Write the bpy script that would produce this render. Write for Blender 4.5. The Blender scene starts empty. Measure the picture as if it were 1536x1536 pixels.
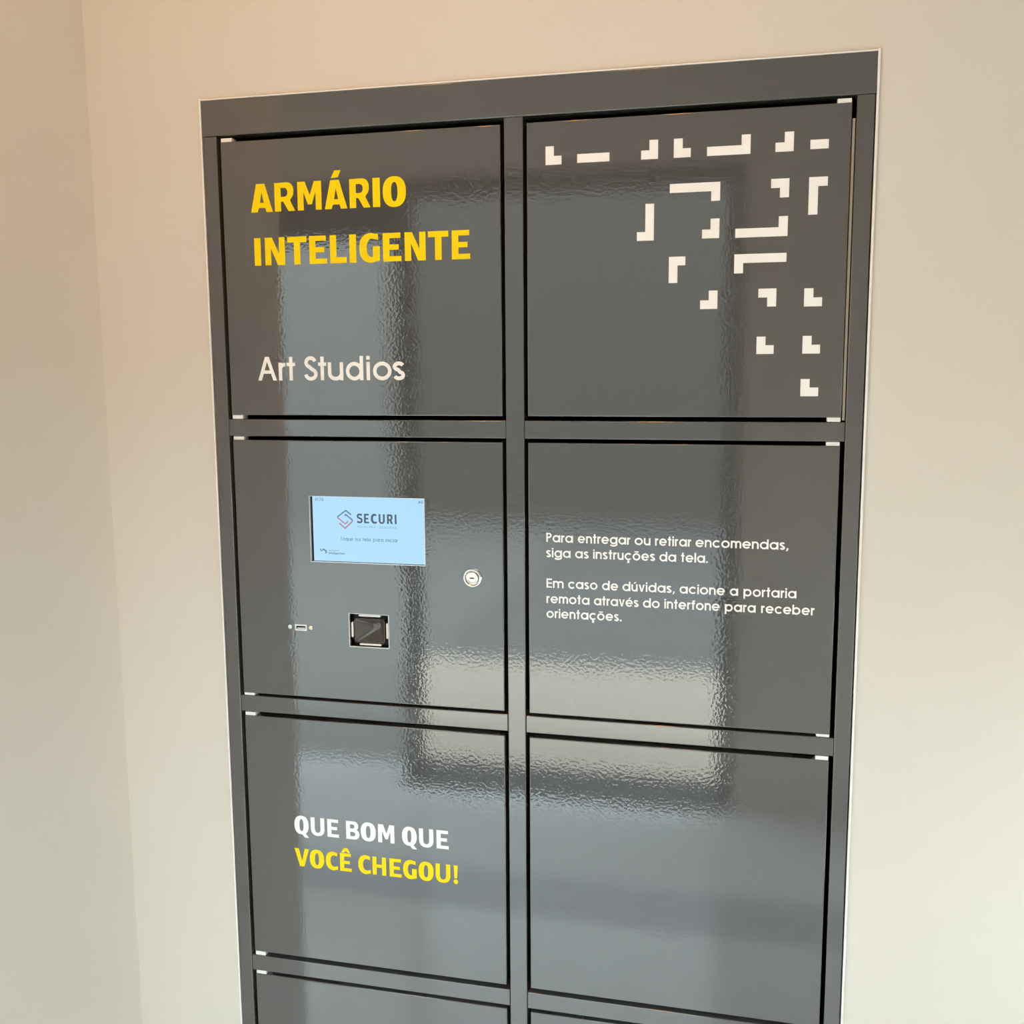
import bpy, bmesh, math
from mathutils import Vector, Matrix
from mathutils.geometry import tessellate_polygon

S = bpy.context.scene
COL = S.collection

# ------------------------------------------------------------------ camera
cam_data = bpy.data.cameras.new('camera')
cam = bpy.data.objects.new('camera', cam_data)
COL.objects.link(cam)
cam_data.sensor_width = 36.0
cam_data.sensor_fit = 'HORIZONTAL'
cam_data.lens = 1570.157 / 1536.0 * 36.0
cam_data.clip_start = 0.02
RC = [(0.97146334, 0.23708957, -0.00689334),
      (0.02566877, -0.1339796, -0.99065159),
      (-0.23579673, 0.96220476, -0.13624207)]       # rows: right, down, forward
m = Matrix.Identity(4)
for i in range(3):
    m[i][0] = RC[0][i]; m[i][1] = -RC[1][i]; m[i][2] = -RC[2][i]
m[0][3], m[1][3], m[2][3] = 0.35598824, -1.47492612, 1.55210713
cam.matrix_world = m
S.camera = cam

# ------------------------------------------------------------------ world, sun, lamps, exposure
w = bpy.data.worlds.new('sky'); S.world = w
w.use_nodes = True
bg = w.node_tree.nodes['Background']
bg.inputs[0].default_value = (0.76, 0.935, 1.0, 1)
bg.inputs[1].default_value = 9.7

def light(name, kind, loc, energy, color, **kw):
    l = bpy.data.lights.new(name, kind); l.energy = energy; l.color = color
    for k, v in kw.items(): setattr(l, k, v)
    o = bpy.data.objects.new(name, l); o.location = loc; COL.objects.link(o)
    return o

LAMPS = [(-0.42, -0.80, 2.600), (0.06, -0.80, 2.600), (-1.50, -1.30, 2.600)]
for p in LAMPS:
    light('downlight', 'AREA', p, 3.2, (1.0, 0.34, 0.0), shape='DISK', size=0.11)

S.view_settings.view_transform = 'Standard'
S.view_settings.look = 'None'
S.view_settings.gamma = 1.0
S.view_settings.use_curve_mapping = False
S.view_settings.exposure = 0.0
S.cycles.max_bounces = 8
S.cycles.diffuse_bounces = 6
S.cycles.sample_clamp_indirect = 8.0

# ------------------------------------------------------------------ materials
def mat(name, color, rough=0.5, metal=0.0, spec=0.5, ior=1.5, emit=None, es=1.0):
    M = bpy.data.materials.new(name); M.use_nodes = True
    b = M.node_tree.nodes['Principled BSDF']
    b.inputs['Base Color'].default_value = (*color, 1)
    b.inputs['Roughness'].default_value = rough
    b.inputs['Metallic'].default_value = metal
    b.inputs['Specular IOR Level'].default_value = spec
    b.inputs['IOR'].default_value = ior
    if emit:
        b.inputs['Emission Color'].default_value = (*emit, 1)
        b.inputs['Emission Strength'].default_value = es
    return M

def add_bump(M, layers):
    nt = M.node_tree; b = nt.nodes['Principled BSDF']
    tc = nt.nodes.new('ShaderNodeTexCoord'); prev = None
    for scale, dist, detail in layers:
        n = nt.nodes.new('ShaderNodeTexNoise'); n.inputs['Scale'].default_value = scale
        n.inputs['Detail'].default_value = detail; n.inputs['Roughness'].default_value = 0.45
        nt.links.new(tc.outputs['Object'], n.inputs['Vector'])
        bp = nt.nodes.new('ShaderNodeBump'); bp.inputs['Distance'].default_value = dist
        bp.inputs['Strength'].default_value = 1.0
        nt.links.new(n.outputs['Fac'], bp.inputs['Height'])
        if prev: nt.links.new(prev.outputs['Normal'], bp.inputs['Normal'])
        prev = bp
    nt.links.new(prev.outputs['Normal'], b.inputs['Normal'])
    return M

def vary(M, c0, c1, scale):
    nt = M.node_tree; b = nt.nodes['Principled BSDF']
    tc = nt.nodes.new('ShaderNodeTexCoord'); n = nt.nodes.new('ShaderNodeTexNoise')
    n.inputs['Scale'].default_value = scale; n.inputs['Detail'].default_value = 3
    nt.links.new(tc.outputs['Object'], n.inputs['Vector'])
    mx = nt.nodes.new('ShaderNodeMix'); mx.data_type = 'RGBA'
    nt.links.new(n.outputs['Fac'], mx.inputs[0])
    mx.inputs[6].default_value = (*c0, 1); mx.inputs[7].default_value = (*c1, 1)
    nt.links.new(mx.outputs[2], b.inputs['Base Color'])
    return M

M_paint = add_bump(mat('grey_enamel', (0.078, 0.079, 0.080), 0.03, spec=1.35), [(9.0, 8e-5, 1.0), (230.0, 7e-5, 1.0)])
M_inner = mat('dark_interior', (0.012, 0.012, 0.013), 0.6, spec=0.2)
M_wall = add_bump(vary(mat('wall_paint', (0.7, 0.64, 0.55), 0.6, spec=0.25), (0.695, 0.65, 0.585), (0.71, 0.665, 0.60), 1.5), [(160.0, 4e-5, 2.0)])
M_ceil = mat('ceiling_paint', (0.62, 0.60, 0.56), 0.8, spec=0.2)
M_floor = add_bump(vary(mat('floor_tile', (0.5, 0.5, 0.49), 0.15), (0.70, 0.71, 0.72), (0.76, 0.765, 0.77), 5.0), [(40.0, 2e-5, 2.0)])
M_yellow = mat('yellow_vinyl', (1.0, 0.73, 0.002), 0.4, spec=0.15)
M_white = mat('white_vinyl', (0.95, 0.94, 0.93), 0.4, spec=0.2)
M_plastic = mat('white_plastic', (0.86, 0.86, 0.86), 0.35)
M_seal = mat('white_sealant', (0.88, 0.86, 0.83), 0.4)
M_chrome = mat('chrome', (0.86, 0.83, 0.78), 0.12, metal=1.0)
M_steel = mat('bare_steel', (0.80, 0.78, 0.76), 0.3, metal=0.6)
M_black = mat('black_plastic', (0.006, 0.006, 0.007), 0.35, spec=0.3)
M_smoke = mat('smoked_plastic', (0.060, 0.050, 0.044), 0.22)
M_strip = mat('clear_strip', (0.80, 0.76, 0.74), 0.3)
M_screen = mat('lit_screen', (0.02, 0.02, 0.02), 0.2, emit=(0.44, 0.74, 1.0), es=0.95)
M_ink = mat('screen_ink_dark', (0.02, 0.02, 0.02), 0.3, emit=(0.035, 0.075, 0.125), es=1.0)
M_ink2 = mat('screen_ink_grey', (0.02, 0.02, 0.02), 0.3, emit=(0.13, 0.24, 0.35), es=1.0)
M_ink3 = mat('screen_ink_pale', (0.02, 0.02, 0.02), 0.3, emit=(0.20, 0.36, 0.50), es=1.0)
M_blue = mat('screen_ink_blue', (0.02, 0.02, 0.02), 0.3, emit=(0.10, 0.19, 0.31), es=1.0)
M_red = mat('screen_ink_red', (0.02, 0.02, 0.02), 0.3, emit=(0.40, 0.19, 0.25), es=1.0)
M_brass = mat('brass_screw', (0.82, 0.74, 0.55), 0.25, metal=0.8)
M_greenw = mat('zinc_screw', (0.74, 0.84, 0.78), 0.3, metal=0.5)
M_alu = mat('dark_aluminium', (0.03, 0.03, 0.032), 0.4)
M_pave = vary(mat('beige_paving', (0.6, 0.56, 0.5), 0.8, spec=0.1), (0.67, 0.56, 0.455), (0.74, 0.62, 0.51), 2.0)  # pale beige paving, mottled at random
M_road = vary(mat('asphalt', (0.07, 0.07, 0.075), 0.8, spec=0.2), (0.19, 0.185, 0.18), (0.235, 0.225, 0.215), 3.0)
M_facade = mat('outside_render', (0.27, 0.26, 0.245), 0.9, spec=0.1)
M_hedge = mat('outside_dark', (0.115, 0.103, 0.088), 0.9, spec=0.1)
M_shade_band = mat('floor_shade', (0.46, 0.47, 0.50), 0.2)  # grey of the shadow band put into the floor
M_lens = mat('lamp_lens', (0.9, 0.85, 0.75), 0.4)

# ------------------------------------------------------------------ helpers
def link(name, bm, M, parent=None, loc=(0, 0, 0), smooth=False):
    me = bpy.data.meshes.new(name)
    bmesh.ops.recalc_face_normals(bm, faces=bm.faces)
    bm.to_mesh(me); bm.free()
    me.materials.append(M)
    if smooth:
        me.polygons.foreach_set('use_smooth', [True] * len(me.polygons))
    o = bpy.data.objects.new(name, me); COL.objects.link(o)
    o.location = loc
    if parent: o.parent = parent
    if smooth:
        wn = o.modifiers.new('weighted_normals', 'WEIGHTED_NORMAL'); wn.weight = 100
    return o

def struct(name, bm, M):
    o = link(name, bm, M); o['kind'] = 'structure'; return o

def box(bm, x0, x1, y0, y1, z0, z1, bevel=0.0, seg=2):
    t = bmesh.new()
    bmesh.ops.create_cube(t, size=1.0)
    for v in t.verts:
        v.co = Vector((x0 + (v.co.x + .5) * (x1 - x0), y0 + (v.co.y + .5) * (y1 - y0), z0 + (v.co.z + .5) * (z1 - z0)))
    if bevel > 0:
        bmesh.ops.bevel(t, geom=list(t.edges), offset=bevel, segments=seg, profile=0.5, affect='EDGES')
    merge(bm, t)

def merge(bm, t):
    mp = {}
    for v in t.verts: mp[v] = bm.verts.new(v.co)
    for f in t.faces: bm.faces.new([mp[v] for v in f.verts])
    t.free()

def lathe_y(bm, cx, cz, prof, n=40):
    """surface of revolution about the y axis; prof = [(radius, y), ...]"""
    rings = []
    for r, y in prof:
        if r < 1e-7: rings.append([bm.verts.new((cx, y, cz))])
        else: rings.append([bm.verts.new((cx + r * math.cos(2 * math.pi * k / n), y, cz + r * math.sin(2 * math.pi * k / n))) for k in range(n)])
    for a, b in zip(rings, rings[1:]):
        for k in range(n):
            q = [a[k % len(a)], a[(k + 1) % len(a)], b[(k + 1) % len(b)], b[k % len(b)]]
            u = []
            for v in q:
                if v not in u: u.append(v)
            if len(u) > 2: bm.faces.new(u)

def extrude_poly(bm, loops, y_front, y_back):
    """loops[0] outer, the rest holes, each a list of (x, z)"""
    vf = [[bm.verts.new((x, y_front, z)) for x, z in L] for L in loops]
    vb = [[bm.verts.new((x, y_back, z)) for x, z in L] for L in loops]
    flat = [v for L in vf for v in L]
    for tri in tessellate_polygon([[Vector((x, z, 0)) for x, z in L] for L in loops]):
        try: bm.faces.new([flat[i] for i in tri])
        except ValueError: pass
    for F, B in zip(vf, vb):
        n = len(F)
        for k in range(n):
            bm.faces.new([F[k], F[(k + 1) % n], B[(k + 1) % n], B[k]])

def rrect(x0, x1, z0, z1, r, n=6):
    out = []
    for cx, cz, a0 in ((x1 - r, z1 - r, 0), (x0 + r, z1 - r, 90), (x0 + r, z0 + r, 180), (x1 - r, z0 + r, 270)):
        for k in range(n + 1):
            a = math.radians(a0 + 90 * k / n); out.append((cx + r * math.cos(a), cz + r * math.sin(a)))
    return out

# ------------------------------------------------------------------ glyph machinery (cap height = 1)
def sup(cx, cy, rx, ry, a0, a1, n=24, e=2.3):
    out = []
    for k in range(n + 1):
        a = math.radians(a0 + (a1 - a0) * k / n); c, s = math.cos(a), math.sin(a)
        out.append((cx + rx * math.copysign(abs(c) ** (2 / e), c), cy + ry * math.copysign(abs(s) ** (2 / e), s)))
    return out

def arc(cx, cy, rx, ry, a0, a1, n=20):
    return sup(cx, cy, rx, ry, a0, a1, n, 2.0)

def ribbon(pts, t):
    n = len(pts); L = []; Rr = []
    for i in range(n):
        p = Vector(pts[i])
        d0 = (p - Vector(pts[i - 1])).normalized() if i > 0 else None
        d1 = (Vector(pts[i + 1]) - p).normalized() if i < n - 1 else None
        if d0 is None: d0 = d1
        if d1 is None: d1 = d0
        n0 = Vector((-d0.y, d0.x)); n1 = Vector((-d1.y, d1.x))
        mm = (n0 + n1); mm.normalize()
        k = 1.0 / max(0.35, mm.dot(n1))
        o = mm * (t / 2 * k)
        L.append((p.x + o.x, p.y + o.y)); Rr.append((p.x - o.x, p.y - o.y))
    return [L + Rr[::-1]]

def ring(cx, cy, rx, ry, t, tv=None, e=2.0, n=40):
    tv = t if tv is None else tv
    return [sup(cx, cy, rx, ry, 0, 360 - 360 / n, n - 1, e), sup(cx, cy, rx - t, ry - tv, 0, 360 - 360 / n, n - 1, e)]

def bold(ch, w, s=.245, h=.185):
    """heavy humanist capitals; w width, s stem, h bar, all against cap height 1 -> list of [outer, holes...]"""
    if ch in 'AÁ':
        r = [[[(0, 0), (.30 * w, 0), (.365 * w, .15), (.655 * w, .15), (.715 * w, 0), (w, 0), (.655 * w, 1), (.27 * w, 1)],
              [(.425 * w, .335), (.60 * w, .335), (.505 * w, .72)]]]
        if ch == 'Á': r.append([[(.30 * w, 1.07), (.61 * w, 1.09), (.745 * w, 1.33), (.46 * w, 1.33)]])
        return r
    if ch == 'R':
        o = [(0, 0), (s, 0), (s, .34), (.42 * w, .34), (.67 * w, 0), (w, 0), (.76 * w, .37)]
        o += sup(.58 * w, .70, .36 * w, .31, -52, 90, 14) + [(0, 1)]
        hh = [(s, .51), (.46 * w, .51)] + sup(.46 * w, .665, .185 * w, .155, -85, 85, 10) + [(.46 * w, .82), (s, .82)]
        return [[o, hh]]
    if ch == 'M':
        return [[[(0, 0), (.25 * w, 0), (.25 * w, .64), (.43 * w, .20), (.595 * w, .20), (.755 * w, .64), (.755 * w, 0), (w, 0),
                  (w, 1), (.70 * w, 1), (.515 * w, .52), (.32 * w, 1), (0, 1)]]]
    if ch == 'I': return [[[(0, 0), (w, 0), (w, 1), (0, 1)]]]
    if ch == 'N':
        return [[[(0, 0), (s * .98, 0), (s * .95, .62), (.63 * w, 0), (w, 0), (w, 1), (w - s * .95, 1), (w - s * .95, .40), (.36 * w, 1), (0, 1)]]]
    if ch == 'T':
        return [[[(w / 2 - s / 2, 0), (w / 2 + s / 2, 0), (w / 2 + s / 2, 1 - h * 1.1), (w, 1 - h * 1.1), (w, 1), (0, 1), (0, 1 - h * 1.1), (w / 2 - s / 2, 1 - h * 1.1)]]]
    if ch in 'EÊ':
        r = [[[(0, 0), (w, 0), (w, h), (s, h), (s, .41), (.86 * w, .41), (.86 * w, .41 + h), (s, .41 + h), (s, 1 - h), (.96 * w, 1 - h), (.96 * w, 1), (0, 1)]]]
        if ch == 'Ê': r.append([[(.12 * w, 1.04), (.36 * w, 1.04), (.52 * w, 1.15), (.68 * w, 1.04), (.90 * w, 1.04), (.68 * w, 1.30), (.38 * w, 1.30)]])
        return r
    if ch == 'L': return [[[(0, 0), (w, 0), (w, h * 1.15), (s, h * 1.15), (s, 1), (0, 1)]]]
    if ch == 'H': return [[[(0, 0), (s, 0), (s, .41), (w - s, .41), (w - s, 0), (w, 0), (w, 1), (w - s, 1), (w - s, .41 + h), (s, .41 + h), (s, 1), (0, 1)]]]
    if ch == 'V': return [[[(.35 * w, 0), (.66 * w, 0), (w, 1), (.71 * w, 1), (.515 * w, .32), (.30 * w, 1), (0, 1)]]]
    if ch == 'O': return [ring(w / 2, .5, w / 2, .525, s * 1.28, h * 1.06, 2.35, 56)]
    if ch == 'Q':
        return [ring(w / 2, .5, w / 2, .525, s * 1.28, h * 1.06, 2.35, 56), [[(.46 * w, .04), (.72 * w, -.19), (1.0 * w, -.19), (.72 * w, .09)]]]
    if ch == 'C':
        o = [(w, .96)] + sup(.64 * w, .5, .64 * w, .525, 90, 270, 30, 2.35) + [(w, .03), (w, .225)] + sup(.70 * w, .5, .70 * w - s * 1.15, .32, 270, 90, 24, 2.3) + [(.96 * w, .775), (.96 * w, .96)]
        o.pop(0)
        return [[o]]
    if ch == 'G':
        o = [(.93 * w, .97)] + sup(.60 * w, .5, .60 * w, .525, 90, 270, 30, 2.35) + [(w, .05), (w, .55), (.66 * w, .55), (.66 * w, .19)] + sup(.62 * w, .5, .62 * w - s * 1.15, .32, 268, 90, 24, 2.3) + [(.93 * w, .775)]
        return [[o]]
    if ch == 'U':
        o = [(0, 1)] + sup(w / 2, .40, w / 2, .42, 180, 360, 28, 2.35) + [(w, 1), (w - s, 1)] + sup(w / 2, .40, w / 2 - s, .42 - h, 360, 180, 24, 2.3) + [(s, 1)]
        return [[o]]
    if ch == 'B':
        o = [(0, 0), (.55 * w, 0)] + sup(.60 * w, .28, .40 * w, .28, -80, 60, 12) + [(.80 * w, .535)] + sup(.56 * w, .745, .36 * w, .255, -20, 90, 10) + [(0, 1)]
        h1 = [(s, .17), (.52 * w, .17)] + sup(.52 * w, .29, .17 * w, .12, -85, 85, 8) + [(.52 * w, .41), (s, .41)]
        h2 = [(s, .60), (.48 * w, .60)] + sup(.48 * w, .715, .15 * w, .115, -85, 85, 8) + [(.48 * w, .83), (s, .83)]
        return [[o, h1, h2]]
    if ch == 'S':
        return [ribbon([(w * .93, .86)] + sup(w * .52, .725, w * .36, .185, 55, 270, 16)[1:-1] + sup(w * .50, .285, w * .385, .205, 80, -130, 16) + [(w * .04, .16)], h * 1.1)]
    if ch == '!':
        return [[[(.22 * w, .30), (.78 * w, .30), (w * .93, 1), (.07 * w, 1)]], [arc(w / 2, .115, w * .47, .13, 0, 345, 23)]]
    return []

XH = .75
def geo(ch, k=1.0, t=.15):
    """geometric monoline letters (cap height 1); k horizontal factor -> (polys, advance)"""
    r = XH / 2; R = (r + .01); rx = R * k; h = t / 2
    P = []; sb = .055 * k
    def stem(x, a, b): P.append([[(x - h, a), (x + h, a), (x + h, b), (x - h, b)]])
    def bar(y, a, b): P.append([[(a, y - h * .93), (b, y - h * .93), (b, y + h * .93), (a, y + h * .93)]])
    base = {'á': 'a', 'é': 'e', 'ú': 'u', 'õ': 'o', 'ç': 'c'}.get(ch, ch)
    adv = 0
    if base == 'o': P.append(ring(rx, r, rx, R, t)); adv = 2 * rx
    elif base in 'abdpqg':
        P.append(ring(rx, r, rx, R, t)); adv = 2 * rx + .02 * k
        xr = adv - h; xl = h
        if base == 'a': stem(xr, 0, XH)
        elif base == 'd': stem(xr, 0, 1.0)
        elif base == 'b': stem(xl, 0, 1.0)
        elif base == 'p': stem(xl, -.27, XH)
        elif base == 'q': stem(xr, -.27, XH)
        else: P.append(ribbon([(xr, XH)] + arc(rx, -.02, xr - rx, .24 - h, 0, -165, 16), t))
    elif base == 'e':
        P.append(ribbon(arc(rx, r, rx - h, R - h, 0, 322, 30), t)); bar(r - .005, h, 2 * rx - h * .2); adv = 2 * rx
    elif base == 'c':
        P.append(ribbon(arc(rx, r, rx - h, R - h, 42, 318, 26), t)); adv = 2 * rx * .92
    elif base == 'n' or base == 'h':
        W = .62 * k; stem(h, 0, XH if base == 'n' else 1.0)
        P.append(ribbon(arc(W / 2, XH - W / 2 / k + .01 - .0, W / 2 - h, W / 2 / k - h, 180, 0, 18) + [(W - h, 0)], t)); adv = W
    elif base == 'm':
        W = .56 * k; stem(h, 0, XH)
        for j in range(2):
            o = j * (W - t)
            P.append(ribbon([(o + x, y) for x, y in arc(W / 2, XH - .28 + .01, W / 2 - h, .28 - h, 180, 0, 16)] + [(o + W - h, 0)], t))
        adv = 2 * W - t
    elif base == 'u':
        W = .62 * k
        P.append(ribbon([(h, XH)] + arc(W / 2, .30, W / 2 - h, .31 - h, 180, 360, 18), t)); stem(W - h, 0, XH); adv = W
    elif base == 'r':
        stem(h, 0, XH); P.append(ribbon(arc(.30 * k, XH - .29, .30 * k - h, .285 - h, 175, 96, 8) + [(.33 * k, XH - h + .0)], t)); adv = .33 * k
    elif base == 't':
        W = .36 * k; stem(W / 2, 0, .99); bar(XH - h, 0, W); adv = W
    elif base == 'f':
        W = .36 * k; P.append(ribbon([(W * .45, 0), (W * .45, .80)] + arc(W * .45 + .14, .84, .14, .16 - h, 175, 90, 6) + [(W * 1.0, 1.0 - h)], t)); bar(XH - h, 0, W); adv = W
    elif base == 'i':
        stem(h, 0, XH); P.append([[(0, .84), (t, .84), (t, 1.0), (0, 1.0)]]); adv = t
    elif base == 'l': stem(h, 0, 1.0); adv = t
    elif base == 'v':
        W = .60 * k; P.append([[(W / 2 - h, 0), (W / 2 + h, 0), (W, XH), (W - t * 1.08, XH), (W / 2, .2), (t * 1.08, XH), (0, XH)]]); adv = W
    elif base == 's':
        W = .50 * k
        P.append(ribbon(arc(W / 2, XH * .73 + .005, W / 2 - h, XH * .27 - h + .005, 22, 255, 14) + [(W * .5, XH * .51)] + arc(W / 2, XH * .265, W / 2 - h + .005, XH * .275 - h, 75, -160, 16), t)); adv = W
    elif base == 'P':
        W = .56 * k; stem(h, 0, 1.0)
        P.append(ribbon([(h, 1 - h), (W - .28, 1 - h)] + arc(W - .28, .715, .28 - h, .285 - h, 85, -85, 14) + [(W - .28, .43 + h), (h, .43 + h)], t)); adv = W
    elif base == 'E':
        W = .50 * k; stem(h, 0, 1.0)
        for y in (h, .5, 1 - h): bar(y, h, W)
        adv = W
    elif base == 'L':
        W = .46 * k; stem(h, 0, 1.0); bar(h, h, W); adv = W
    elif base == 'T':
        W = .52 * k; stem(W / 2, 0, 1.0); bar(1 - h, 0, W); adv = W
    elif base == 'A':
        W = .76 * k
        P.append([[(0, 0), (t * 1.1, 0), (W * .5, .80), (W - t * 1.1, 0), (W, 0), (W * .5 + h * 1.15, 1), (W * .5 - h * 1.15, 1)]])
        P.append([[(W * .21, .29), (W * .79, .29), (W * .735, .29 + t * .9), (W * .265, .29 + t * .9)]]); adv = W
    elif base == 'S':
        W = .60 * k
        P.append(ribbon(arc(W / 2, .745, W * .46 - h, .265 - h, 15, 250, 16) + [(W * .5, .51)] + arc(W / 2, .265, W / 2 - h, .275 - h, 70, -175, 18), t)); adv = W
    elif base == 'C' or base == 'G' or base == 'O':
        W = .86 * k
        if base == 'O': P.append(ring(W / 2, .5, W / 2, .51, t))
        else:
            P.append(ribbon(arc(W / 2, .5, W / 2 - h, .51 - h, 40, 322 if base == 'C' else 352, 26), t))
            if base == 'G': bar(.46, W * .5, W)
        adv = W
    elif base == 'U':
        W = .62 * k; P.append(ribbon([(h, 1)] + arc(W / 2, .31, W / 2 - h, .32 - h, 180, 360, 18) + [(W - h, 1)], t)); adv = W
    elif base == 'R':
        W = .56 * k; stem(h, 0, 1.0)
        P.append(ribbon([(h, 1 - h), (W - .28, 1 - h)] + arc(W - .28, .715, .28 - h, .285 - h, 85, -85, 14) + [(W - .28, .43 + h), (h, .43 + h)], t))
        P.append(ribbon([(W * .5, .45), (W - h, 0)], t)); adv = W
    elif base == '1': P.append(ribbon([(.02, .82), (.20 * k, 1 - h), (.20 * k, 0)], t)); adv = .34 * k
    elif base == '7': P.append(ribbon([(0, 1 - h), (.50 * k, 1 - h), (.16 * k, 0)], t)); adv = .52 * k
    elif base == '4': P.append(ribbon([(.40 * k, 0), (.40 * k, 1 - h), (.03, .27), (.56 * k, .27)], t)); adv = .56 * k
    elif base == '.': P.append([[(0, 0), (t * 1.1, 0), (t * 1.1, t * 1.1), (0, t * 1.1)]]); adv = t * 1.1
    elif base == ',': P.append([[(0, -.13), (t * .8, -.13), (t * 1.5, t * 1.1), (t * .4, t * 1.1)]]); adv = t * 1.4
    if ch in 'áéú':
        c = adv / 2; P.append([[(c - .09, XH + .07), (c + .05, XH + .07), (c + .20, XH + .24), (c + .02, XH + .24)]])
    if ch == 'õ': P.append([[(adv / 2 - .22, XH + .09), (adv / 2 + .22, XH + .09), (adv / 2 + .22, XH + .20), (adv / 2 - .22, XH + .20)]])
    if ch == 'ç': P.append(ribbon([(adv * .52, 0), (adv * .50, -.10), (adv * .62, -.13), (adv * .60, -.24), (adv * .38, -.24)], t * .75))
    return P, adv

def put(bm, polys, x, z, sx, sz, y, cnt, dy=0.00018):
    for loops in polys:
        cnt[0] += 1
        extrude_poly(bm, [[(x + a * sx, z + b * sz) for a, b in L] for L in loops], y - dy - 2.5e-6 * (cnt[0] % 9), y)

def geo_word(bm, word, x0, x1, z, cap, y, cnt, t=.165, gap=.085):
    def total(k):
        a = 0
        for i, c in enumerate(word):
            a += geo(c, k, t)[1] + (gap if i < len(word) - 1 else 0) * k
        return a
    target = (x1 - x0) / cap
    lo, hi = .3, 2.2
    for _ in range(40):
        mid = (lo + hi) / 2
        if total(mid) < target: lo = mid
        else: hi = mid
    k = (lo + hi) / 2; x = x0
    for c in word:
        P, a = geo(c, k, t)
        put(bm, P, x, z, cap, cap, y, cnt)
        x += (a + gap * k) * cap

def bold_line(bm, letters, z, cap, y, cnt, **kw):
    for ch, x0, x1 in letters:
        put(bm, bold(ch, (x1 - x0) / cap, **kw), x0, z, cap, cap, y, cnt)

# ------------------------------------------------------------------ the room
WY = 0.004                     # face of the back wall; the locker's frame stands 4 mm proud of it
XL = -0.6738                   # face of the left wall
XR = 1.15; YF = -2.14; H = 2.62; XW = -2.4; LEFT_END = -0.645
bm = bmesh.new()
box(bm, XL, -0.4835, WY, WY + 0.5, 0, H)
box(bm, 0.4835, XR, WY, WY + 0.5, 0, H)
box(bm, -0.4835, 0.4835, WY, WY + 0.5, 1.9535, H)
box(bm, -0.4835, 0.4835, WY + 0.46, WY + 0.5, 0, 1.9535)
struct('wall_back', bm, M_wall)
bm = bmesh.new(); box(bm, XW, XL, LEFT_END, WY + 0.5, 0, H); struct('wall_left', bm, M_wall)
bm = bmesh.new(); box(bm, XW - 0.15, XW, YF, LEFT_END + 0.1, 0, H); struct('wall_far_left', bm, M_wall)
FILL_WINS = [(-0.44, -0.08, 0.66, 1.20), (-1.75, -1.28, 0.10, 1.25)]   # unseen openings added in the right wall for daylight fill: y0, y1, z0, z1
bm = bmesh.new()
box(bm, XR, XR + 0.15, FILL_WINS[0][1], WY + 0.5, 0, H); box(bm, XR, XR + 0.15, FILL_WINS[1][1], FILL_WINS[0][0], 0, H); box(bm, XR, XR + 0.15, YF, FILL_WINS[1][0], 0, H)
for y0, y1, z0, z1 in FILL_WINS:
    box(bm, XR, XR + 0.15, y0, y1, 0, z0); box(bm, XR, XR + 0.15, y0, y1, z1, H)
struct('wall_right', bm, M_wall)
for i, (y0, y1, z0, z1) in enumerate(FILL_WINS):
    bm = bmesh.new(); f = 0.03
    for a0, a1, c0, c1 in ((y0, y0 + f, z0, z1), (y1 - f, y1, z0, z1), (y0 + f, y1 - f, z0, z0 + f), (y0 + f, y1 - f, z1 - f, z1)):
        box(bm, XR + 0.08, XR + 0.13, a0, a1, c0, c1)
    struct('fill_window_%d' % (i + 1), bm, M_alu)  # frames of the openings added for daylight fill
bm = bmesh.new(); box(bm, XW - 0.15, XR + 0.15, YF - 0.15, WY + 0.5, -0.12, 0); struct('floor', bm, M_floor)
bm = bmesh.new(); box(bm, XW - 0.15, XR + 0.15, YF - 0.15, WY + 0.5, H, H + 0.15); struct('ceiling', bm, M_ceil)
# front wall with a glazed shopfront opening from x = -1.95 to 1.05
OX0, OXM0, OXM1, OX1, OZ = -2.30, -0.955, -0.912, 0.262, 2.22
bm = bmesh.new()
box(bm, XW - 0.15, OX0, YF - 0.15, YF, 0, H)
box(bm, OX1, XR + 0.15, YF - 0.15, YF, 0, H)
box(bm, OX0, OX1, YF - 0.15, YF, OZ, H)
struct('wall_front', bm, M_wall)
bm = bmesh.new()
box(bm, OXM0, OXM1, YF - 0.10, YF - 0.03, 0, OZ)
box(bm, OX0, OXM0, YF - 0.10, YF - 0.03, 2.02, OZ)
box(bm, OXM1, OX1, YF - 0.10, YF - 0.03, OZ - 0.06, OZ)
box(bm, OX0, OX0 + 0.05, YF - 0.10, YF - 0.03, 0, 2.02)
box(bm, OX1 - 0.05, OX1, YF - 0.10, YF - 0.03, 0, OZ - 0.06)
struct('door_1', bm, M_alu)
# outside
bm = bmesh.new(); q = [(-0.985, YF - 0.15), (7, YF - 0.15), (7, -3.85), (-1.46, -3.85)]
vt = [[bm.verts.new((x, y, z)) for x, y in q] for z in (-0.15, -0.01)]
bm.faces.new(vt[0]); bm.faces.new(vt[1])
for k in range(4): bm.faces.new([vt[0][k], vt[0][(k + 1) % 4], vt[1][(k + 1) % 4], vt[1][k]])
box(bm, XR + 0.15, 7, YF - 0.15, 2.0, -0.15, -0.01); struct('ground_paving', bm, M_pave)
bm = bmesh.new(); box(bm, -9, -0.95, -9.0, YF - 0.15, -0.18, -0.04); struct('ground_concrete', bm, M_facade)
bm = bmesh.new(); box(bm, -1.46, 7, -9.0, -3.855, -0.18, -0.03); struct('ground_road', bm, M_road)
bm = bmesh.new(); box(bm, -9, -3.5, -9.4, -9.0, -0.2, 5.0); struct('wall_across_street', bm, M_facade)
bm = bmesh.new(); box(bm, -3.49, 9, -9.4, -9.0, -0.2, 4.0); struct('wall_beyond_street', bm, M_hedge)
bm = bmesh.new(); box(bm, -0.95, 0.24, YF - 0.20, YF + 0.04, 0.0005, 0.012); struct('trim_8', bm, M_alu)
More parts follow.
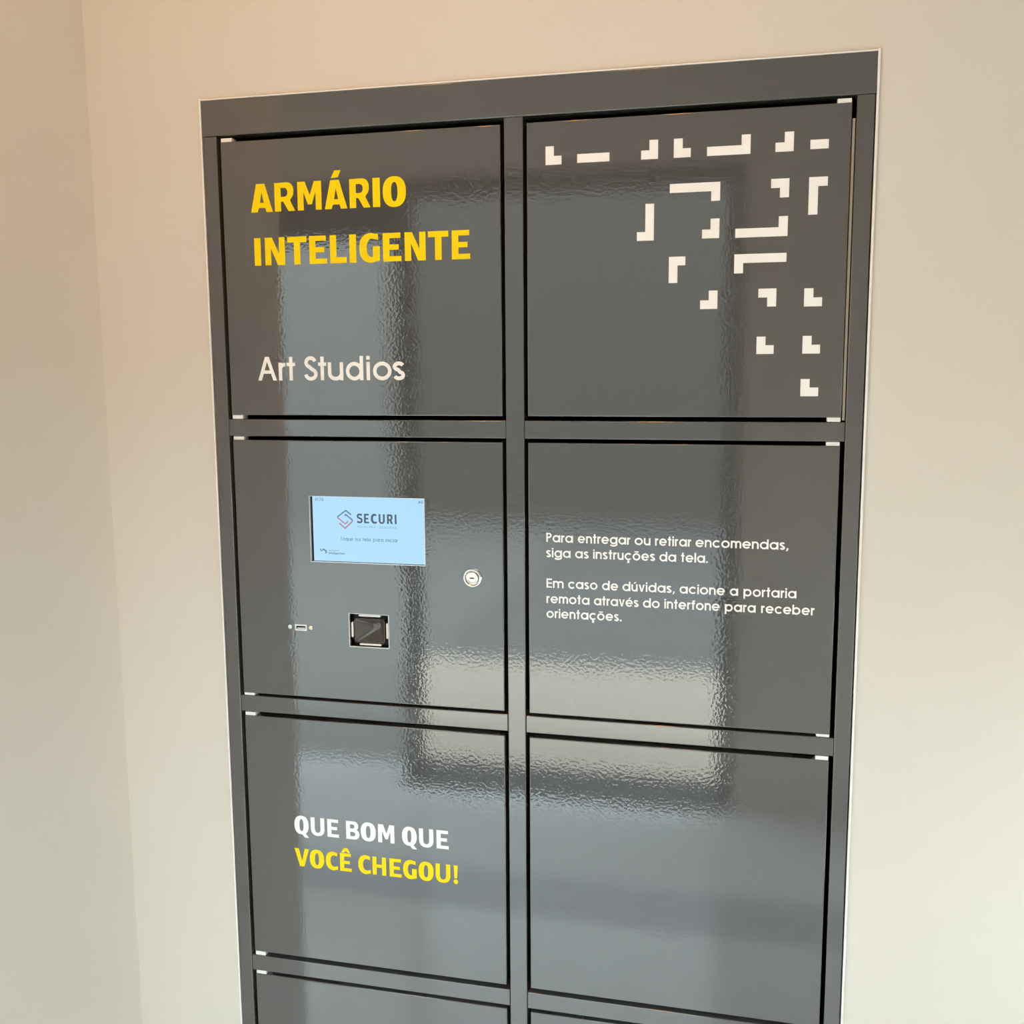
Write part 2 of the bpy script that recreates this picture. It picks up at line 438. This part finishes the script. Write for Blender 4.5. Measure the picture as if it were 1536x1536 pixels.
bm = bmesh.new(); box(bm, -0.95, 0.24, YF + 0.09, YF + 0.19, 0.0005, 0.004); struct('trim_9', bm, M_plastic)  # white strip standing in for a streak of reflected sky
bm = bmesh.new(); box(bm, -1.60, XR - 0.01, -1.50, -1.28, 0.0005, 0.003); struct('trim_10', bm, M_shade_band)  # darker strip laid in for a shadow band on the floor
# recessed downlight rings in the ceiling
n = 40
for i, lp in enumerate(LAMPS):
    bm = bmesh.new()
    prof = [(0.058, H - 0.001), (0.078, H - 0.001), (0.078, H - 0.006), (0.072, H - 0.010), (0.060, H - 0.010)]
    rings = [[bm.verts.new((lp[0] + r * math.cos(2 * math.pi * k / n), lp[1] + r * math.sin(2 * math.pi * k / n), z)) for k in range(n)] for r, z in prof]
    for a, b in zip(rings, rings[1:] + rings[:1]):
        for k in range(n): bm.faces.new([a[k], a[(k + 1) % n], b[(k + 1) % n], b[k]])
    struct('trim_%d' % (i + 1), bm, M_plastic)

# ------------------------------------------------------------------ the locker
locker = bpy.data.objects.new('parcel_locker', None); COL.objects.link(locker)
locker['label'] = 'tall dark grey glossy parcel locker with eight square doors set into the beige wall'
locker['category'] = 'locker'

DEPTH = 0.03
def part(name, bm, M=M_paint, parent=locker, label=None):
    o = link(name, bm, M, parent, smooth=name in ('top_rail', 'side_post', 'center_post', 'cross_rail', 'plinth', 'locker_door'))
    if label: o['label'] = label
    return o

ZR = [(1.8892, 1.4830), (1.4450, 1.0396), (1.0020, 0.5956), (0.5556, 0.1500)]     # door rows (top, bottom)
RAILS = [(1.4506, 1.4768), (1.0087, 1.0352), (0.5613, 0.5882)]
XS = [(-0.4506, -0.0190), (0.0189, 0.4508)]
BV = 0.0014
bm = bmesh.new(); box(bm, -0.480, 0.480, 0, DEPTH, 1.8984, 1.950, BV); part('top_rail', bm)
for x0, x1 in ((-0.4785, -0.4566), (0.4566, 0.4785)):
    bm = bmesh.new(); box(bm, x0, x1, 0, DEPTH, 0, 1.8980, BV); part('side_post', bm)
bm = bmesh.new(); box(bm, -0.0137, 0.0136, 0, DEPTH, 0.1440, 1.8980, BV); part('center_post', bm)
for z0, z1 in RAILS:
    for x0, x1 in ((-0.4563, -0.0140), (0.0139, 0.4563)):
        bm = bmesh.new(); box(bm, x0, x1, 0.0002, DEPTH, z0, z1, BV); part('cross_rail', bm)
bm = bmesh.new(); box(bm, -0.4563, 0.4563, 0, DEPTH, 0, 0.1436, BV); part('plinth', bm)
bm = bmesh.new()
for x in (-0.4780, 0.4760): box(bm, x, x + 0.002, DEPTH + .0005, 0.44, 0.0, 1.948)
box(bm, -0.001, 0.001, DEPTH + .0005, 0.44, 0.02, 1.946)
box(bm, -0.478, 0.478, 0.44, 0.442, 0.0, 1.948)
for z in (0.13, 0.574, 1.021, 1.463, 1.946): box(bm, -0.476, 0.476, DEPTH + .0005, 0.44, z, z + 0.002)
part('cabinet_body', bm, M_inner, label='dark inside of the locker')
# white sealant between frame and wall
bm = bmesh.new()
SE = 0.4828
box(bm, -SE, -0.4802, -0.0004, WY + 0.006, 0.0, 1.9534, 0.0006)
box(bm, 0.4802, SE + .0006, -0.0004, WY + 0.006, 0.0, 1.9534, 0.0006)
box(bm, -0.4802, 0.4802, 0.0005, WY + 0.006, 1.9503, 1.9526, 0.0006)
part('sealant_bead', bm, M_seal, label='thin white sealant line around the frame')

bm = bmesh.new(); box(bm, 0.4520, 0.4556, 0.0050, 0.0080, 1.4790, 1.8700, 0.0003)  # strip added in the gap; its beige stands for warm reflected light
part('gap_light_strip', bm, mat('gap_warm_light', (0.50, 0.43, 0.34), 0.5), label='beige strip for the warm light in the gap beside the top right door')

def door_plate(x0, x1, z0, z1, holes=(), thick=0.019, b=0.0016):
    """folded sheet door with rounded front edges and rectangular cut-outs"""
    bm = bmesh.new(); cache = {}
    def V(x, y, z):
        key = (round(x, 6), round(y, 6), round(z, 6))
        if key not in cache: cache[key] = bm.verts.new((x, y, z))
        return cache[key]
    xs = sorted({x0 + b, x1 - b} | {h[0] for h in holes} | {h[1] for h in holes})
    zs = sorted({z0 + b, z1 - b} | {h[2] for h in holes} | {h[3] for h in holes})
    for i in range(len(xs) - 1):
        for j in range(len(zs) - 1):
            cx, cz = (xs[i] + xs[i + 1]) / 2, (zs[j] + zs[j + 1]) / 2
            if any(h[0] < cx < h[1] and h[2] < cz < h[3] for h in holes): continue
            bm.faces.new([V(xs[i], 0, zs[j]), V(xs[i + 1], 0, zs[j]), V(xs[i + 1], 0, zs[j + 1]), V(xs[i], 0, zs[j + 1])])
    for h in holes:
        c = [(h[0], h[2]), (h[1], h[2]), (h[1], h[3]), (h[0], h[3])]
        for k in range(4):
            (ax, az), (bx, bz) = c[k], c[(k + 1) % 4]
            bm.faces.new([V(ax, 0, az), V(bx, 0, bz), V(bx, 0.0012, bz), V(ax, 0.0012, az)])
    N = 4; ringsets = []
    for k in range(N + 1):
        a = math.pi / 2 * k / N
        ins = b * (1 - math.sin(a)); y = b * (1 - math.cos(a))
        ringsets.append((ins, y))
    ringsets.append((0, thick))
    for (i0, y0), (i1, y1) in zip(ringsets, ringsets[1:]):
        c0 = [(x0 + i0, z0 + i0), (x1 - i0, z0 + i0), (x1 - i0, z1 - i0), (x0 + i0, z1 - i0)]
        c1 = [(x0 + i1, z0 + i1), (x1 - i1, z0 + i1), (x1 - i1, z1 - i1), (x0 + i1, z1 - i1)]
        for k in range(4):
            j = (k + 1) % 4
            bm.faces.new([V(c0[k][0], y0, c0[k][1]), V(c0[j][0], y0, c0[j][1]), V(c1[j][0], y1, c1[j][1]), V(c1[k][0], y1, c1[k][1])])
    return bm

SCR = (-0.3262, -0.1401, 1.2573, 1.3600)
SCN = (-0.2664, -0.2008, 1.1258, 1.1787)
doors = {}
for c, (x0, x1) in enumerate(XS):
    for r, (z1, z0) in enumerate(ZR):
        holes = [SCR, SCN] if (c, r) == (0, 1) else []
        d = part('locker_door', door_plate(x0, x1, z0, z1, holes))
        doors[(c, r)] = d
        # white hinge bushings in the gaps at the outer corners
        for top in (True, False):
            gz0, gz1 = (z1 - .0004, (1.8984 if r == 0 else RAILS[r - 1][0]) - .0003) if top else ((RAILS[r][1] if r < 3 else 0.1436) + .0003, z0 + .0004)
            if top: gz1 = min(gz1, z1 + .0056)
            hb = bmesh.new()
            hx0, hx1 = (x0 + 0.0006, x0 + 0.0185) if c == 0 else (x1 - 0.0185, x1 - 0.0006)
            box(hb, hx0, hx1, 0.0012, 0.0170, gz0, gz1, 0.0008)
            part('hinge_bushing', hb, M_plastic, d, 'white plastic hinge bushing')

labels = {(0, 0): 'top left door with yellow and white lettering', (1, 0): 'top right door with white bracket pattern',
          (0, 1): 'door with the lit screen, lock and scanner', (1, 1): 'door with white instruction text',
          (0, 2): 'door with white and yellow greeting', (1, 2): 'plain door without lettering'}
for k, v in labels.items(): doors[k]['label'] = v

# ---- top left door lettering
bm = bmesh.new(); cnt = [0]
bold_line(bm, [('A', -.4040, -.3688), ('R', -.3652, -.3326), ('M', -.3283, -.2903), ('Á', -.2854, -.2500), ('R', -.2462, -.2139), ('I', -.2102, -.1989), ('O', -.1947, -.1593)],
          1.7850, .0410, 0, cnt)
part('yellow_lettering', bm, M_yellow, doors[(0, 0)], 'bold yellow capitals reading ARMÁRIO')
bm = bmesh.new(); cnt = [0]
bold_line(bm, [('I', -.4012, -.3907), ('N', -.3838, -.3515), ('T', -.3474, -.3163), ('E', -.3121, -.2844), ('L', -.2792, -.2534), ('I', -.2485, -.2380), ('G', -.2330, -.2013),
               ('E', -.1963, -.1680), ('N', -.1628, -.1310), ('T', -.1272, -.0966), ('E', -.0916, -.0643)], 1.7072, .0405, 0, cnt)
part('yellow_lettering', bm, M_yellow, doors[(0, 0)], 'bold yellow capitals reading INTELIGENTE')
bm = bmesh.new(); cnt = [0]
AS = [('A', -.4033, -.3721), ('r', -.3687, -.3575), ('t', -.3553, -.3416), ('S', -.3271, -.3052), ('t', -.3040, -.2910), ('u', -.2884, -.2638),
      ('d', -.2595, -.2318), ('i', -.2267, -.2210), ('o', -.2165, -.1874), ('s', -.1852, -.1665)]
for ch, a, b in AS: geo_word(bm, ch, a, b, 1.5357, .0358, 0, cnt, t=.155)
part('white_lettering', bm, M_white, doors[(0, 0)], 'white lettering reading Art Studios')

# ---- greeting on the third door
bm = bmesh.new(); cnt = [0]; kw = dict(s=.228, h=.175)
bold_line(bm, [('Q', -.3705, -.3459), ('U', -.3421, -.3185), ('E', -.3135, -.2938), ('B', -.2813, -.2588), ('O', -.2564, -.2311), ('M', -.2272, -.2000),
               ('Q', -.1872, -.1629), ('U', -.1590, -.1355), ('E', -.1303, -.1106)], .8100, .0300, 0, cnt, **kw)
part('white_lettering', bm, M_white, doors[(0, 2)], 'bold white capitals reading QUE BOM QUE')
bm = bmesh.new(); cnt = [0]
bold_line(bm, [('V', -.3720, -.3470), ('O', -.3456, -.3209), ('C', -.3177, -.2971), ('Ê', -.2933, -.2737), ('C', -.2620, -.2410), ('H', -.2379, -.2150),
               ('E', -.2091, -.1892), ('G', -.1865, -.1640), ('O', -.1609, -.1361), ('U', -.1327, -.1087), ('!', -.1036, -.0960)], .7545, .0303, 0, cnt, **kw)
part('yellow_lettering', bm, M_yellow, doors[(0, 2)], 'bold yellow capitals reading VOCÊ CHEGOU!')

# ---- instructions on the right
LINES = [(1.3005, [('Para', .0457, .0852), ('entregar', .0923, .1684), ('ou', .1747, .1972), ('retirar', .2037, .2545), ('encomendas,', .2605, .3874)]),
         (1.2781, [('siga', .0455, .0817), ('as', .0885, .1082), ('instruções', .1148, .2040), ('da', .2101, .2338), ('tela.', .2406, .2781)]),
         (1.2327, [('Em', .0459, .0714), ('caso', .0782, .1213), ('de', .1281, .1514), ('dúvidas,', .1577, .2327), ('acione', .2392, .3025), ('a', .3094, .3208), ('portaria', .3281, .3998)]),
         (1.2098, [('remota', .0458, .1097), ('através', .1163, .1811), ('do', .1874, .2113), ('interfone', .2180, .2957), ('para', .3029, .3453), ('receber', .3528, .4245)]),
         (1.1876, [('orientações.', .0458, .1568)])]
for z, words in LINES:
    bm = bmesh.new(); cnt = [0]
    for wd, a, b in words: geo_word(bm, wd, a, b, z, .0138, 0, cnt, t=.165, gap=.10)
    part('instruction_lettering', bm, M_white, doors[(1, 1)], 'white line reading ' + ' '.join(wd for wd, a, b in words))

# ---- bracket pattern on the top right door: L shapes and bars of one stroke width
q = .0118; y = -0.00018
def shape(x0, x1, z0, z1, kind):
    """kind: which corner carries the elbow (BL, BR, TL, TR) or bar"""
    if kind == 'bar': L = [(x0, z0), (x1, z0), (x1, z1), (x0, z1)]
    elif kind == 'BL': L = [(x0, z0), (x1, z0), (x1, z0 + q), (x0 + q, z0 + q), (x0 + q, z1), (x0, z1)]
    elif kind == 'BR': L = [(x0, z0), (x1, z0), (x1, z1), (x1 - q, z1), (x1 - q, z0 + q), (x0, z0 + q)]
    elif kind == 'TL': L = [(x0, z0), (x0 + q, z0), (x0 + q, z1 - q), (x1, z1 - q), (x1, z1), (x0, z1)]
    else: L = [(x1, z0), (x1, z1), (x0, z1), (x0, z1 - q), (x1 - q, z1 - q), (x1 - q, z0)]
    bm = bmesh.new(); extrude_poly(bm, [L], y, 0)
    part('bar_mark' if kind == 'bar' or max(x1 - x0, z1 - z0) > .06 else 'bracket_mark', bm, M_white, doors[(1, 0)])
for a in [(.0460, .0686, 1.8309, 1.8558, 'BL'), (.0905, .1353, 1.8317, 1.8434, 'bar'), (.1786, .2015, 1.8315, 1.8566, 'BR'), (.2226, .2453, 1.8315, 1.8563, 'BL'),
          (.2668, .3236, 1.8315, 1.8566, 'BR'), (.3556, .3790, 1.8320, 1.8570, 'BR'), (.4000, .4231, 1.8332, 1.8450, 'bar'),
          (.2180, .2852, 1.7730, 1.7975, 'TR'), (.3513, .3747, 1.7735, 1.7978, 'TR'), (.3998, .4235, 1.7498, 1.7978, 'TL'),
          (.1738, .1970, 1.7238, 1.7728, 'BR'), (.2621, .2850, 1.7240, 1.7498, 'BR'), (.3062, .3742, 1.7235, 1.7495, 'BR'),
          (.3056, .3737, 1.6765, 1.7018, 'TL'), (.2180, .2403, 1.6660, 1.7012, 'TL'),
          (.2611, .2843, 1.6300, 1.6546, 'BR'), (.3383, .3619, 1.6317, 1.6556, 'TR'), (.3979, .4211, 1.6308, 1.6547, 'BL'),
          (.3375, .3603, 1.5686, 1.5919, 'BL'), (.3976, .4205, 1.5685, 1.5921, 'BL'), (.3967, .4200, 1.5116, 1.5348, 'BL')]: shape(*a)

# ---- screen
D = doors[(0, 1)]
def rim(h, wd, y0, y1):
    b = bmesh.new(); a0, a1, c0, c1 = h
    extrude_poly(b, [[(a0, c0), (a1, c0), (a1, c1), (a0, c1)], [(a0 + wd, c0 + wd), (a1 - wd, c0 + wd), (a1 - wd, c1 - wd * .6), (a0 + wd, c1 - wd * .6)]], y0, y1)
    return b
part('display_trim', rim(SCR, .0008, -0.0002, 0.004), M_steel, D, 'bare metal edge around the screen')
bm = bmesh.new(); box(bm, SCR[0] - .004, SCR[1] + .006, 0.0042, 0.012, SCR[2] - .006, SCR[3] + .004, .0004); part('display_bezel', bm, M_black, D, 'black edge of the screen')
SY = 0.0036
bm = bmesh.new(); box(bm, -0.3224, SCR[1] - .0009, SY, 0.0041, 1.2588, SCR[3] - .0007); part('display_screen', bm, M_screen, D, 'lit pale blue touch screen')
bm = bmesh.new(); cnt = [0]
bold_line(bm, [('S', -.2501, -.2410), ('E', -.2383, -.2303), ('C', -.2272, -.2178), ('U', -.2146, -.2048), ('R', -.2012, -.1918), ('I', -.1888, -.1860)], 1.3195, .0146, SY, cnt, s=.20, h=.17)
part('screen_lettering', bm, M_ink, D, 'dark letters reading SECURI on the screen')
bm = bmesh.new(); cnt = [0]
for wd, a, b in [('SOLUÇÕES', -.2499, -.2190), ('SEGURAS', -.2140, -.1848)]:
    x = a; W = (b - a) / len(wd)
    for ch in wd:
        base = {'Ç': 'C', 'Õ': 'O'}.get(ch, ch)
        k = .60 * W / .0034 / (.86 if base in 'COG' else .66)
        geo_word(bm, base, x, x + W * .66, 1.3124, .0034, SY, cnt, t=.15)
        if ch == 'Õ': put(bm, [[[(0.1, 1.1), (.7, 1.1), (.7, 1.25), (.1, 1.25)]]], x, 1.3124, .0034, .0034, SY, cnt)
        if ch == 'Ç': put(bm, [[[(.3, -.25), (.5, -.25), (.5, 0), (.3, 0)]]], x, 1.3124, .0034, .0034, SY, cnt)
        x += W
part('screen_lettering', bm, M_ink3, D, 'small pale letters reading SOLUÇÕES SEGURAS')
bm = bmesh.new(); cnt = [0]
for wd, a, b in [('Toque', -.2777, -.2572), ('na', -.2535, -.2450), ('tela', -.2413, -.2285), ('para', -.2245, -.2080), ('iniciar', -.2042, -.1846)]:
    geo_word(bm, wd, a, b, 1.2917, .0055, SY, cnt, t=.15, gap=.11)
part('screen_lettering', bm, M_ink2, D, 'grey letters reading Toque na tela para iniciar')
bm = bmesh.new(); cnt = [0]
geo_word(bm, '4174', -.3185, -.3040, 1.3518, .0050, SY, cnt, t=.14, gap=.09)
part('screen_lettering', bm, M_ink2, D, 'small grey number 4174 on the screen')
bm = bmesh.new(); cnt = [0]
geo_word(bm, 'inteligentes', -.2979, -.2718, 1.2698, .0034, SY, cnt, t=.20, gap=.09)
geo_word(bm, 'armários', -.2977, -.2810, 1.2745, .0026, SY, cnt, t=.12, gap=.10)
part('screen_lettering', bm, M_ink2, D, 'tiny grey lettering beside the bracket mark')
# signal mark in the upper right corner of the screen
bm = bmesh.new(); cnt = [0]
put(bm, [ribbon([(0, .1), (.5, .5), (0, .9)], .22), ribbon([(.45, .1), (.9, .5), (.45, .9)], .22), ring(1.55, .5, .3, .5, .18)], -.1510, 1.3515, .0040, .0045, SY, cnt)
part('screen_icon', bm, M_ink2, D, 'small signal icon on the screen')
# emblem: two interlocking hook strokes, blue above, red below
bm = bmesh.new(); cnt = [0]
T = .0020
put(bm, [ribbon([(-.2590, 1.3318), (-.2678, 1.3384), (-.2814, 1.3284), (-.2812, 1.3272)], T), ribbon([(-.2698, 1.3298), (-.2680, 1.3322), (-.2576, 1.3240), (-.2574, 1.3228)], T)], 0, 0, 1, 1, SY, cnt)
part('screen_emblem', bm, M_blue, D, 'blue upper half of the angular emblem')
bm = bmesh.new(); cnt = [0]
put(bm, [ribbon([(-.2813, 1.3274), (-.2806, 1.3262), (-.2692, 1.3178), (-.2650, 1.3206), (-.2655, 1.3222)], T * .9), ribbon([(-.2574, 1.3230), (-.2580, 1.3212), (-.2694, 1.3108), (-.2790, 1.3184)], T)], 0, 0, 1, 1, SY, cnt)
part('screen_emblem', bm, M_red, D, 'red lower half of the angular emblem')
bm = bmesh.new(); cnt = [0]
put(bm, [[[(-.3130, 1.2776), (-.3100, 1.2776), (-.3100, 1.2752), (-.3080, 1.2752), (-.3080, 1.2738), (-.3108, 1.2738)]],
         [[(-.3085, 1.2775), (-.3045, 1.2778), (-.3022, 1.2755), (-.3008, 1.2752), (-.3008, 1.2710), (-.3035, 1.2704), (-.3035, 1.2738), (-.3060, 1.2752), (-.3085, 1.2756)]]], 0, 0, 1, 1, SY, cnt)
part('screen_icon', bm, M_ink2, D, 'grey bracket mark on the screen')

# ---- barcode scanner window
part('scanner_trim', rim(SCN, .0008, -0.0002, 0.004), M_steel, D, 'bare metal edge around the scanner')
bm = bmesh.new(); box(bm, SCN[0] - .004, SCN[1] + .004, 0.0125, 0.018, SCN[2] - .004, SCN[3] + .004, .0004); part('scanner_plate', bm, M_black, D, 'black scanner plate')
for x0, x1, z0, z1 in ((-.2512, -.2156, 1.1739, 1.1769), (-.2506, -.2150, 1.1285, 1.1313), (-.2636, -.2606, 1.1402, 1.1642), (-.2064, -.2034, 1.1406, 1.1648)):
    bm = bmesh.new(); extrude_poly(bm, [rrect(x0, x1, z0, z1, .0013)], 0.0030, 0.0126); part('light_strip', bm, M_strip, D, 'pale scanner light strip')
bm = bmesh.new()
a, b2 = rrect(-.2587, -.2085, 1.1330, 1.1708, .0045, 6), rrect(-.2577, -.2095, 1.1340, 1.1698, .0040, 6)
lx, lz = -.2240, 1.1588
ringv = [[bm.verts.new((x, yy, z)) for x, z in L] for L, yy in ((a, 0.0126), (a, 0.0026), (b2, 0.0024), (b2, 0.0028))]
ringv.append([bm.verts.new((x, 0.0110, z)) for x, z in [(lx + .0058 * math.cos(math.atan2(z - lz, x - lx)), lz + .0058 * math.sin(math.atan2(z - lz, x - lx))) for x, z in b2]])
for A, B in zip(ringv, ringv[1:]):
    for k in range(len(A)): bm.faces.new([A[k], A[(k + 1) % len(A)], B[(k + 1) % len(B)], B[k]])
part('scanner_window', bm, M_smoke, D, 'smoked funnel shaped scanner window')
bm = bmesh.new(); lathe_y(bm, lx, lz, [(.0062, .0120), (.0062, .0098), (.0048, .0098), (.0042, .0108), (.0024, .0108), (.0018, .0102), (0, .0100)], 32); part('scanner_lens', bm, mat('lens_ring', (0.16, 0.14, 0.125), 0.3), D, 'round scanner lens')

# ---- USB socket and its two screws
bm = bmesh.new()
extrude_poly(bm, [rrect(-.3567, -.3370, 1.1470, 1.1568, .0006, 3), [(-.3548, 1.1492), (-.3390, 1.1492), (-.3390, 1.1546), (-.3548, 1.1546)]], -0.0006, 0.0001)
part('usb_socket', bm, M_steel, D, 'silver USB socket')
bm = bmesh.new(); box(bm, -.3548, -.3390, -0.00025, 0.0, 1.1492, 1.1546); part('usb_slot', bm, M_black, D, 'black slot of the USB socket')
bm = bmesh.new(); box(bm, -.3530, -.3400, -0.0004, -0.0002, 1.1500, 1.1516); part('usb_tongue', bm, M_plastic, D, 'white tongue inside the USB socket')
for cx, cz, mm in ((-.3653, 1.1521, M_greenw), (-.3299, 1.1524, M_brass)):
    bm = bmesh.new(); lathe_y(bm, cx, cz, [(.0034, 0.0), (.0033, -.0008), (.0026, -.0011), (.0016, -.0010), (.0013, -.0002), (0, -.0002)], 28); part('screw', bm, mm, D, 'small hollow screw beside the USB socket')

# ---- cam lock
KX, KZ = -.0664, 1.2428
bm = bmesh.new(); lathe_y(bm, KX, KZ, [(.0142, 0.0), (.0142, -.0016), (.0134, -.0028), (.0122, -.0030), (.0112, -.0022), (.0104, -.0006), (.0100, -.0006), (.0096, 0.0)], 48); part('lock_collar', bm, M_chrome, D, 'chrome collar of the cam lock')
bm = bmesh.new(); lathe_y(bm, KX - .0004, KZ - .0006, [(.0093, -.0003), (.0093, -.0022), (.0086, -.0028), (.0066, -.0026), (.0062, -.0022), (0, -.0022)], 48); part('lock_cylinder', bm, mat('satin_nickel', (0.78, 0.73, 0.66), 0.28, metal=0.9), D, 'satin lock cylinder')
bm = bmesh.new(); box(bm, KX - .0042, KX + .0026, -.0026, -.0020, KZ - .0013, KZ + .0005, .0002); part('keyhole', bm, M_black, D, 'black keyhole slit')
